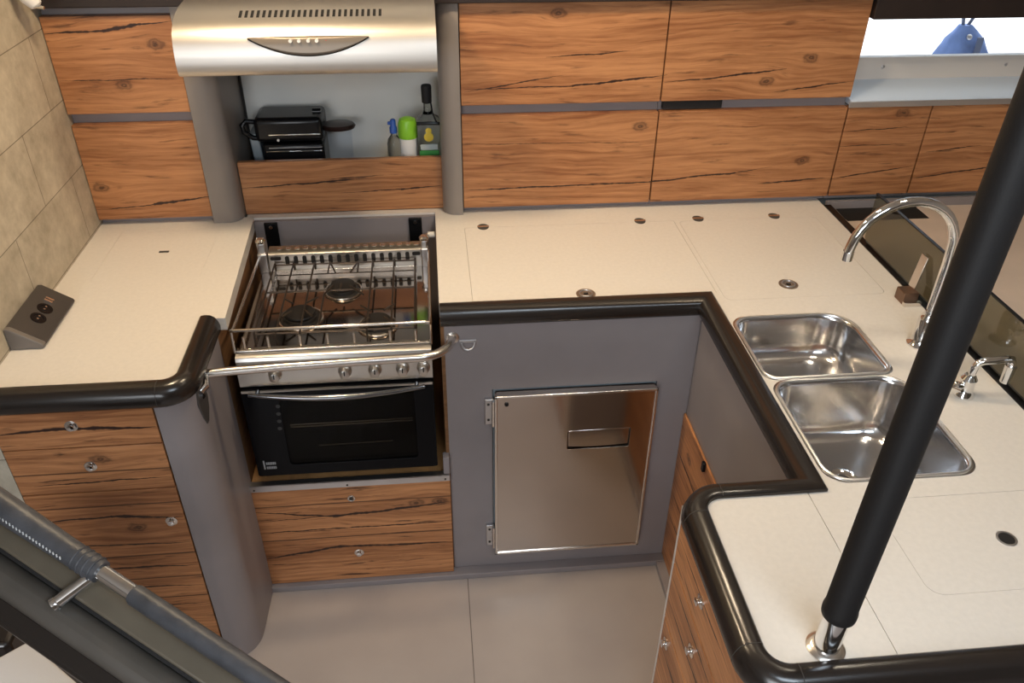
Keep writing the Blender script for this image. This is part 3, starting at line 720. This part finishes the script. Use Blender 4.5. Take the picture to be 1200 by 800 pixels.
for bb, o4, rs in ((b1, (.958, 1.262, .675, .935), [.075, .045, .03, .03]), (b2, (.962, 1.272, .330, .655), [.060, .045, .045, .045])):
    G().tube([(x, y, ZC+.0008) for x, y in rrect(o4[0]-.004, o4[1]+.004, o4[2]-.004, o4[3]+.004, [q+.004 for q in rs], 8)], .0042, 8, True).build('rim', 'rim_steel', bb)
def drain(x, y, z, p):
    dd = G().lathe((x, y, z), [(.040, 0), (.040, .003), (.034, .0045), (.030, .002), (.012, .001)], 28).build('drain', 'chrome', p)
    G().lathe((x, y, z+.002), [(.017, 0), (.017, .002), (.010, .003)], 20).build('strainer', 'groove', dd)
drain(1.125, .80, ZC-.127, b1)
drain(1.098, .492, ZC-.1655, b2)
G().tube([(1.10, .80, ZC-.1235), (1.09, .79, ZC-.115), (1.115, .775, ZC-.108), (1.13, .79, ZC-.118)], .004, 8).build('plug_chain', 'chrome', b1)

# taps
fa = thing('gooseneck_tap', 'tall chrome swan-neck tap behind the sink', 'tap', (1.388, .782, ZC))
G().lathe((1.388, .782, ZC), [(.032, 0), (.032, .004), (.026, .010), (.022, .018), (.0215, .075), (.018, .082), (.014, .09), (.014, .10)], 28).build('tap_body', 'chrome', fa)
arc = [(1.388, .782, ZC+.09), (1.388, .782, 1.05), (1.388, .782, 1.13)]
cx, R = 1.262, .125
for k in range(1, 17):
    a = math.radians(172*k/16); arc.append((cx+R*math.cos(a), .782, 1.165+R*math.sin(a)))
arc.append((cx+R*math.cos(math.radians(172))-.003, .782, 1.165))
G().tube(arc, .0115, 16).build('spout', 'chrome', fa)
G().cyl((1.1365, .782, 1.172), (1.136, .782, 1.150), .0125, seg=18).build('aerator', 'chrome', fa)
lv = G().lathe_dir((1.388, .760, ZC+.05), (0, -1, .1), [(.014, 0), (.014, .016), (.010, .020)], 18).build('lever_hub', 'chrome', fa)
G().tube([(1.388, .740, ZC+.054), (1.380, .715, ZC+.075), (1.372, .69, ZC+.098)], [.006, .005, .004], 10).build('lever', 'chrome', lv)

ft = thing('small_tap', 'short chrome tap right of the black pole', 'tap', (1.384, .577, ZC))
G().lathe((1.384, .577, ZC), [(.024, 0), (.024, .004), (.018, .012), (.016, .035), (.018, .045), (.012, .055)], 24).build('tap_body', 'chrome', ft)
G().tube([(1.386, .577, ZC+.04), (1.386, .577, .965), (1.387, .577, .978), (1.392, .576, .988), (1.402, .575, .993), (1.425, .573, .995), (1.455, .571, .999), (1.463, .571, .997), (1.468, .571, .988), (1.468, .571, .975)], .0085, 14).build('spout', 'chrome', ft)
G().cyl((1.468, .571, .98), (1.468, .571, .935), .0125, .0105, seg=16).build('outlet', 'chrome', ft)
hb = G().lathe_dir((1.372, .577, ZC+.025), (-1, -.35, .15), [(.010, 0), (.010, .012), (.013, .014), (.014, .028), (.008, .032)], 16).build('tap_handle', 'chrome', ft)
G().cyl((1.340, .590, ZC+.022), (1.352, .545, ZC+.036), .005, seg=10).build('cross_bar', 'chrome', hb)

# smoked glass splash guard with its clamp, and what lies beyond
sg = thing('glass_guard', 'smoked glass splash guard standing along the worktop edge', 'splash guard', (1.5, .7, ZC-.03))
G().box(1.4885, 1.512, -.12, 1.60, ZC-.036, ZC+.004).build('base_channel', 'black', sg, bevel=.002)
g = G(); g.prism([(-.12, ZC), (1.305, ZC), (1.328, ZC+.02), (1.328, 1.060), (-.12, 1.060)], 1.4975, 1.5035, 'x').build('glass_pane', 'smoked', sg)
G().box(1.4965, 1.5045, -.12, 1.328, 1.060, 1.0635).build('top_edge', 'black', sg)
cl = thing('glass_clamp', 'steel clamp with bronze block holding the glass guard', 'clamp', (1.46, .99, ZC))
G().box(1.436, 1.478, .968, 1.010, ZC, ZC+.034).build('clamp_block', 'brown_block', cl, bevel=.002)
G().box(1.436, 1.4845, .955, .968, ZC, ZC+.012).build('clamp_foot', 'satin', cl, bevel=.001)
G().hull8([(1.470, .985, ZC+.034), (1.470, 1.016, ZC+.034), (1.474, 1.016, ZC+.034), (1.474, .985, ZC+.034)],
          [(1.490, .998, 1.022), (1.490, 1.029, 1.022), (1.494, 1.029, 1.022), (1.494, .998, 1.022)]).build('clamp_lever', 'satin', cl, bevel=.001)
st = thing('side_bench', 'beige bench top beyond the glass guard under the lockers', 'bench', (2.0, .7, F))
G().box(1.514, 2.545, -.5, 1.64, .80, .872).build('bench_top', 'bench', st, bevel=.006)
G().box(1.524, 2.53, -.45, 1.60, F, .80).build('bench_front', 'grey', st)
G().box(1.548, 1.83, 1.535, 1.632, .868, .8735).build('recess_panel', 'black_matte', st)
struct(G().box(1.512, 2.55, 1.6285, 1.64, .872, .9005).build('trim_3', 'grey'))

# ------------------------------------------------------------------ pole
po = thing('grab_pole', 'black padded upright pole standing on the peninsula worktop', 'pole', (.790, -.046, ZC))
PX, PY = .7905, -.042
G().lathe((PX, PY, ZC), [(.031, 0), (.031, .003), (.027, .006), (.022, .008)], 28).build('foot_flange', 'satin', po)
G().cyl((PX, PY, ZC+.004), (PX+.034, PY, 2.299), .0205, seg=28).build('steel_tube', 'chrome', po)
G().lathe_dir((PX+.002, PY, .980), (.0243, 0, 1), [(.0215, 0), (.0262, .004), (.0268, .008), (.0268, .018), (.0252, .021), (.0252, 1.10), (.0252, 1.318)], 28).build('padded_sleeve', 'rubber', po)

# ------------------------------------------------------------------ socket box
ob = thing('socket_box', 'charcoal wedge socket box on worktop against the tiled wall', 'socket', (-.81, 1.05, ZC))
sec = [(-.8465, ZC), (-.772, ZC), (-.766, ZC+.006), (-.768, ZC+.012), (-.836, ZC+.058), (-.8465, ZC+.058)]
G().prism(sec, .958, 1.163, 'y').build('housing', 'outlet', ob, bevel=.002)
G().prism([(x+.0005, z+.0008) for x, z in sec[1:]]+[(-.8455, ZC)], .943, .958, 'y').build('end_trim', 'outlet_light', ob, bevel=.002)
def on_slope(x, y, g_, r, h): pass
nrm = Vector((.046, 0, .068)).normalized()
for y in (1.030, 1.075):
    c = Vector((-.803, y, ZC+.0357))
    s_ = G().lathe_dir(c-nrm*.002, nrm, [(.0185, 0), (.0185, .0045), (.013, .0045), (.012, .0025)], 22).build('socket', 'black', ob)
    for q in (-.006, .006):
        G().cyl(c+Vector((0, q, 0))-nrm*.001, c+Vector((0, q, 0))+nrm*.004, .0025, seg=10).build('contact', 'satin', s_)
for y in (1.107, 1.117):
    c = Vector((-.806, y, ZC+.0377)); u = Vector((.068, 0, -.046)).normalized()
    g = G(); w = Vector((0, .003, 0))
    g.hull8([c-u*.010-w, c+u*.010-w, c+u*.010+w, c-u*.010+w], [p+nrm*.004 for p in (c-u*.010-w, c+u*.010-w, c+u*.010+w, c-u*.010+w)])
    g.build('switch', 'satin', ob)

# ------------------------------------------------------------------ cooker
ck = thing('cooker', 'gimballed steel marine cooker with black glass oven', 'cooker', (-.09, 1.25, .36))
G().box(-.338, .166, 1.045, 1.46, .385, .785).build('oven_body', 'black_matte', ck, bevel=.004)
for x in (-.25, .08):
    for y in (1.10, 1.40): G().cyl((x, y, .341), (x, y, .386), .014, seg=12).build('foot', 'black_matte', ck)
# hob tray
g = G()
g.box(-.342, .169, 1.05, 1.50, .784, .790)
g.box(-.342, -.300, 1.05, 1.50, .790, .800).box(.130, .169, 1.05, 1.50, .790, .800)
g.build('hob_tray', 'steel_pan', ck, bevel=.002)
G().prism([(1.018, .772), (1.014, .782), (1.018, .793), (1.03, .799), (1.06, .799), (1.06, .772)], -.346, .170, 'x').build('front_edge', 'steel', ck, bevel=.001)
G().prism([(1.016, .700), (1.010, .706), (1.010, .768), (1.018, .772), (1.05, .772), (1.05, .700)], -.346, .170, 'x').build('control_panel', 'steel', ck)
for x in (-.248, -.064, .016, .090, .146):
    kn = G().lathe_dir((x, 1.010, .742), (0, -1, 0), [(.018, 0), (.018, .004), (.0145, .007), (.0135, .020), (.010, .022)], 20).build('knob', 'steel', ck)
    G().box(x-.0016, x+.0016, .986, .9885, .742, .755).build('pointer', 'black', kn)
# raised vented back
vb = G().prism([(1.475, .79), (1.478, .856), (1.486, .862), (1.520, .864), (1.524, .79)], -.318, .150, 'x').build('back_vent', 'steel', ck)
g = G()
for k in range(15):
    x = -.262+k*.0262; g.prism(rrect(x-.0062, x+.0062, .822, .850, .0055, 4), 1.4745, 1.480, 'y')
g.prism(rrect(-.312, -.280, .838, .849, .004, 3), 1.4745, 1.480, 'y'); g.prism(rrect(.120, .145, .838, .849, .004, 3), 1.4745, 1.480, 'y')
g.build('vent_slots', 'black_matte', vb, smooth=False)
g = G()
for k in range(17): g.lathe((-.285+k*.0262, 1.503, .8628), [(.0085, 0), (.0085, .0018), (.005, .0026)], 14)
g.build('vent_studs', 'satin', vb)
G().box(-.300, .132, 1.466, 1.4745, .791, .806).build('back_strip', 'satin', ck, bevel=.001)
# burners
def burner(x, y, r, full=True):
    z = .7895
    b_ = G().lathe((x, y, z), [(r*1.12, 0), (r*1.12, .003), (r*.95, .006), (r*.9, .016), (r*.5, .018)], 28).build('burner', 'burner', ck)
    G().lathe((x, y, z+.018), [(r*.80, 0), (r*.84, .003), (r*.80, .007), (r*.30, .009)], 28).build('burner_cap', 'burner', b_)
    G().torus((x, y, z+.003), (0, 0, 1), r*1.22, .0035, 32).build('burner_ring', 'satin', b_)
burner(-.088, 1.355, .044); burner(-.196, 1.205, .050); burner(.022, 1.150, .044)
# pan grid: a wire frame of rods
ZG = .830
g = G()
RX = [-.300, -.243, -.180, -.002, .064, .128]
for x in RX: g.tube([(x, 1.075, .792), (x, 1.078, ZG), (x, 1.468, ZG), (x, 1.471, .792)], .0028, 8)
for y in (1.466, 1.300, 1.080):
    g.tube([(-.300, y, ZG-.004), (.128, y, ZG-.004)], .0028, 8)
for (x0, y0, x1, y1) in ((-.133, 1.468, -.11, 1.395), (-.045, 1.468, -.066, 1.395), (-.088, 1.300, -.088, 1.33), (-.133, 1.27, -.11, 1.32), (-.02, 1.26, -.062, 1.315),
                         (-.243, 1.255, -.215, 1.225), (-.150, 1.255, -.178, 1.225), (-.236, 1.155, -.215, 1.185), (-.155, 1.155, -.178, 1.185),
                         (-.025, 1.20, .004, 1.168), (.070, 1.20, .042, 1.168), (-.025, 1.10, .004, 1.132), (.070, 1.10, .042, 1.132)):
    g.tube([(x0, y0, ZG), (x1, y1, ZG+.001)], .0028, 8)
g.tube([(-.133, 1.27, ZG), (-.133, 1.08, ZG)], .0028, 8); g.tube([(-.133, 1.468, ZG), (-.133, 1.40, ZG)], .0028, 8)
g.tube([(-.045, 1.468, ZG), (-.045, 1.40, ZG)], .0028, 8)
g.build('pan_grid', 'iron', ck)
# pot rail round the hob and pegs in front
g = G()
FX0, FX1 = -.347, .170
g.tube([(FX0, 1.49, .845), (FX0, 1.10, .855), (FX0, 1.045, .862), (FX0, 1.036, .868), (FX0+.012, 1.030, .8725), (FX1-.018, 1.030, .874), (FX1-.004, 1.033, .870), (FX1, 1.04, .86), (FX1, 1.10, .855), (FX1, 1.49, .845)], .0045, 10)
for x in (FX0, FX1):
    g.tube([(x, 1.04, .862), (x, 1.036, .80)], .004, 8); g.tube([(x, 1.485, .845), (x, 1.485, .79)], .004, 8)
g.build('pot_rail', 'satin', ck)
for x in (-.322, -.259, -.176, -.104, -.034, .062, .130):
    G().cyl((x, 1.046, .797), (x, 1.046, .840), .0034, .0042, seg=10).build('rail_peg', 'satin', ck)
G().tube([(FX0+.004, 1.036, .803), (FX1-.004, 1.036, .805)], .003, 8).build('lower_rail', 'satin', ck)
for x, s in ((-.336, 1), (.158, .75)):
    c = G().box(x-.014*s, x+.016*s, 1.470, 1.498, .79, .862).box(x-.012*s, x+.012*s, 1.478, 1.500, .86, .86+.034*s).build('pot_clamp', 'alu', ck, bevel=.004)
    G().lathe((x, 1.489, .86+.034*s), [(.014, 0), (.015, .006), (.010, .012)], 16).build('clamp_screw', 'chrome', c)
for x, dx in ((-.342, -1), (.170, 1)):
    G().cyl((x, 1.565, .862), (x+dx*.022, 1.565, .862), .010, seg=14).build('pivot_bolt', 'white', ck)
    G().tube([(x, 1.565, .862), (x-dx*.01, 1.52, .85), (x-dx*.012, 1.49, .83)], .008, 8).build('pivot_arm', 'alu', ck)
# oven door
g = G(); g.sheet_with_holes(rrect(-.346, .170, .388, .698, .006, 3), [rrect(-.250, .115, .425, .672, .012, 4)], 0, .024)
for v in g.bm.verts: v.co = Vector((v.co.x, 1.026-v.co.z, v.co.y))
od = g.build('oven_door', 'dark_glass', ck, bevel=.002)
G().box(-.252, .117, 1.006, 1.010, .423, .674).build('oven_window', 'oven_pane', od)
g = G()
for z, xa, xb in ((.560, -.235, .105), (.552, -.235, .105), (.480, -.165, .045)): g.tube([(xa, 1.018, z), (xb, 1.018, z+.002)], .0022, 8)
g.build('oven_rack', 'satin', od)
hn = []
for k in range(17):
    q = -1+k/8; hn.append((-.088+.235*q, .988-.014*(1-q*q), .694-.012*(1-q*q)))
G().tube(hn, [.006+.003*(1-abs(-1+k/8)) for k in range(17)], 12).build('oven_handle', 'dark_chrome', od)
for x in (-.30, .125): G().cyl((x, 1.004, .694), (x, .986, .694), .006, seg=12).build('handle_post', 'dark_chrome', od)
G().box(-.344, .168, 1.000, 1.003, .690, .697).build('top_trim', 'steel', od)
g = G()
for k in range(4): g.lathe_dir((-.255-.002*k, 1.0025, .640-.026*k), (0, -1, 0), [(.006, 0), (.006, .0012)], 14)
g.build('door_dots', simple('dot_grey', (.05, .05, .05), .3, .5), od)
lb = G().box(-.326, -.322, 1.0008, 1.0022, .415, .447)
random.seed(9)
for r, z in enumerate((.436, .420)):
    x = -.318
    while x < -.290:
        w = .0035; lb.box(x, x+w, 1.0008, 1.0022, z-.0045, z+.0045); x += w+.0012
lb.build('maker_plate', simple('plate_grey', (.32, .32, .33), .5), od, smooth=False)

# crash bar across the cooker front
cb = thing('crash_bar', 'curved steel crash bar across the cooker front', 'grab bar', (-.09, .93, .84))
pts = [(-.416, .885, .838), (-.385, .893, .838), (-.34, .900, .837), (-.20, .913, .834), (.00, .926, .830), (.10, .932, .828)]
for k in range(1, 9):
    a = math.radians(80*k/8); pts.append((.13+.095*math.sin(a), .934+.092*(1-math.cos(a)), .827-.006*k/8))
pts.append((.228, 1.032, .820))
G().tube(pts, .0115, 16).build('bar', 'satin', cb)
G().lathe_dir((.228, 1.0305, .820), (0, -1, 0), [(.018, 0), (.018, .003), (.013, .005)], 18).build('end_flange', 'satin', cb)
a0 = Vector((-.3915, .830, .80)); n = Vector((.97, -.22, 0)).normalized(); tt = Vector((.22, .97, 0)).normalized()
dia = [(0, .055), (.014, .046), (.026, .004), (.020, -.030), (.006, -.062), (-.004, -.066), (-.014, -.040), (-.022, .006), (-.016, .046)]
A = [a0+tt*a+Vector((0, 0, b_)) for a, b_ in dia]
G().hull8([p-n*.004 for p in A], [p+n*.007 for p in A]).build('wall_plate', 'outlet', cb, bevel=.002)
G().tube([a0+n*.006+Vector((0, 0, .034)), a0+n*.016+Vector((0, .01, .040)), (-.386, .878, .838)], .010, 12).build('bar_socket', 'chrome', cb)
G().cyl(a0+n*.006+Vector((0, 0, .020)), a0+n*.012+Vector((0, 0, .020)), .008, seg=14).build('screw', 'chrome', cb)

# ------------------------------------------------------------------ lamp tip in the upper left corner
lp = thing('reading_lamp', 'small white wall lamp in the top corner above the tiles', 'lamp', (-.83, 1.5, 1.6))
G().lathe_dir((-.835, 1.50, 1.655), (.05, 0, -.078), [(.018, 0), (.022, .02), (.022, .07), (.016, .092), (.010, .096)], 20).build('lamp_shade', 'white', lp)
G().cyl((-.789, 1.497, 1.576), (-.766, 1.494, 1.5725), .0055, .004, seg=12).build('switch', 'chrome', lp)
G().cyl((-.847, 1.50, 1.65), (-.82, 1.50, 1.645), .012, seg=14).build('wall_mount', 'white', lp)

# ------------------------------------------------------------------ companionway ladder and its handrail
CAM = Vector((0.19903615648263567, -0.8089089038504683, 2.0419250314659037))
P0, P1 = Vector((-.4559, .1212, 1.1666)), Vector((-.0750, -.1037, 1.0349))
e = (P1-P0).normalized()
L = (P1-P0).length
def along(t, s=0., n_=0.): return P0+e*(t*L)+sv*s+nv*n_
mid = (P0+P1)/2
nv = (CAM-mid); nv = (nv-e*nv.dot(e)).normalized()
sv = e.cross(nv).normalized()
if sv.z > 0: sv = -sv
lg = thing('companion_handrail', 'slanting handrail with slate leather grip by the steps', 'handrail', P0)
G().tube([along(-.35), along(1.6)], .0122, 18).build('steel_tube', 'chrome', lg)
T = [-.35, -.1, .1, .25, .33, .37, .395, .41]
lw = G().tube([along(t) for t in T], [.0225, .0215, .0200, .0182, .0178, .0182, .0172, .0165], 20).build('leather_grip', 'leather', lg)
g = G()
for k in range(26):
    t = -.05+k*.0135
    a = along(t, .0125, .0150); b_ = along(t+.006, .0150, .0130)
    g.tube([a, b_], .0011, 6)
g.build('stitching', 'thread', lw)
g = G()
for k in range(4): g.torus(along(.325+.022*k), e, .0176, .0016, 20, 6)
g.build('grip_folds', 'leather', lw)
G().tube([along(.535), along(.545), along(1.6)], [.0130, .0150, .0165], 18).build('lower_sleeve', 'leather', lg)
br = G().cyl(along(.395, .004, -.006), along(.35, .062, -.012), .0095, seg=16).build('rail_bracket', 'chrome', lg)
G().lathe_dir(along(.352, .060, -.012), (along(.35, .062, -.012)-along(.395, .004, -.006)), [(.0095, 0), (.0115, .003), (.0115, .008), (.007, .011)], 16).build('bracket_cap', 'chrome', br)

ld = thing('companion_ladder', 'dark companionway steps with olive stringer board and pale tread', 'stairs', along(.5, .1))
def slab(name, mat, t0, t1, s0, s1, n0, n1, bevel=.004):
    g = G()
    g.hull8([along(t0, s0, n0), along(t1, s0, n0), along(t1, s1, n0), along(t0, s1, n0)], [along(t0, s0, n1), along(t1, s0, n1), along(t1, s1, n1), along(t0, s1, n1)])
    return g.build(name, mat, ld, bevel=bevel, seg=3)
slab('stringer_board', 'olive', -.45, 1.7, .006, .046, -.060, -.022)
slab('stringer_lip', 'brown_block', -.45, 1.7, .002, .009, -.058, -.020, .001)
slab('black_seal', 'black_matte', -.45, 1.7, .044, .051, -.060, -.028, .001)
slab('ladder_beam', 'char', -.45, 1.7, .050, .099, -.085, -.024, .020)
slab('lower_beam', 'black_rail', -.45, 1.7, .092, .128, -.10, -.045, .008)
G().box(-.66, -.60, -.04, .02, F, .776).build('support_post', 'char', ld, bevel=.006)
G().box(-.78, -.578, .16, .34, .42, .80).build('step_bracket', 'black_rail', ld, bevel=.01)
G().hull8([(-.545, .165, .775), (-.380, .030, .775), (-.55, -.10, .775), (-.72, .03, .775)], [(-.545, .165, .80), (-.380, .030, .80), (-.55, -.10, .80), (-.72, .03, .80)]).build('tread', 'tread', ld, bevel=.003)

# ------------------------------------------------------------------ light
W = bpy.data.worlds.new('world'); bpy.context.scene.world = W; W.use_nodes = True
bg = W.node_tree.nodes['Background']; bg.inputs[0].default_value = (.80, .89, 1., 1); bg.inputs[1].default_value = 1.6

def area(name, loc, rot, size, power, col, sy=None, shape='RECTANGLE'):
    l = bpy.data.lights.new(name, 'AREA'); l.shape = shape; l.size = size
    if sy: l.size_y = sy
    l.energy = power; l.color = col
    o = bpy.data.objects.new(name, l); C.objects.link(o); o.location = loc; o.rotation_euler = rot
    return o
area('downlight', (-.30, 1.00, 2.28), (0, 0, 0), .16, 13, (1., .77, .50), shape='DISK')
area('downlight', (.62, 1.05, 2.28), (0, 0, 0), .16, 11, (1., .79, .54), shape='DISK')
area('downlight', (1.40, .60, 2.28), (0, 0, 0), .16, 4, (1., .88, .70), shape='DISK')
area('hatch_daylight', (.75, -.85, 2.28), (math.radians(15), 0, 0), .9, 32, (.76, .88, 1.), .7)
area('front_fill', (-.9, -2.5, 1.7), (math.radians(82), 0, math.radians(-24)), 1.1, 42, (.92, .96, 1.), 1.1)  # added fill lamp behind the camera, brightens cabinet fronts and left-facing panels
sun = bpy.data.lights.new('sun', 'SUN'); sun.energy = 6; sun.angle = .02; sun.color = (1, .97, .93)
so = bpy.data.objects.new('sun', sun); C.objects.link(so); so.rotation_euler = (math.radians(-33), math.radians(8), 0)

# ------------------------------------------------------------------ camera
cam = bpy.data.cameras.new('camera'); co = bpy.data.objects.new('camera', cam); C.objects.link(co)
Xc = Vector((0.9952708582866601, -0.09675129602994652, 0.008666334972797276))
Yc = Vector((0.04685010836676906, 0.5562601342291426, 0.8296865253897995))
Zc = Vector((-0.08509398328528915, -0.8253568015009642, 0.5581623099285198))
mw = Matrix((Xc, Yc, Zc)).transposed().to_4x4(); mw.translation = CAM
co.matrix_world = mw
cam.sensor_width = 36; cam.sensor_fit = 'HORIZONTAL'; cam.lens = 960.78*36/1200; cam.clip_start = .02
sc_ = bpy.context.scene; sc_.camera = co
sc_.view_settings.view_transform = 'Standard'; sc_.view_settings.look = 'None'
sc_.view_settings.gamma = 1; sc_.view_settings.use_curve_mapping = False; sc_.view_settings.exposure = -.12
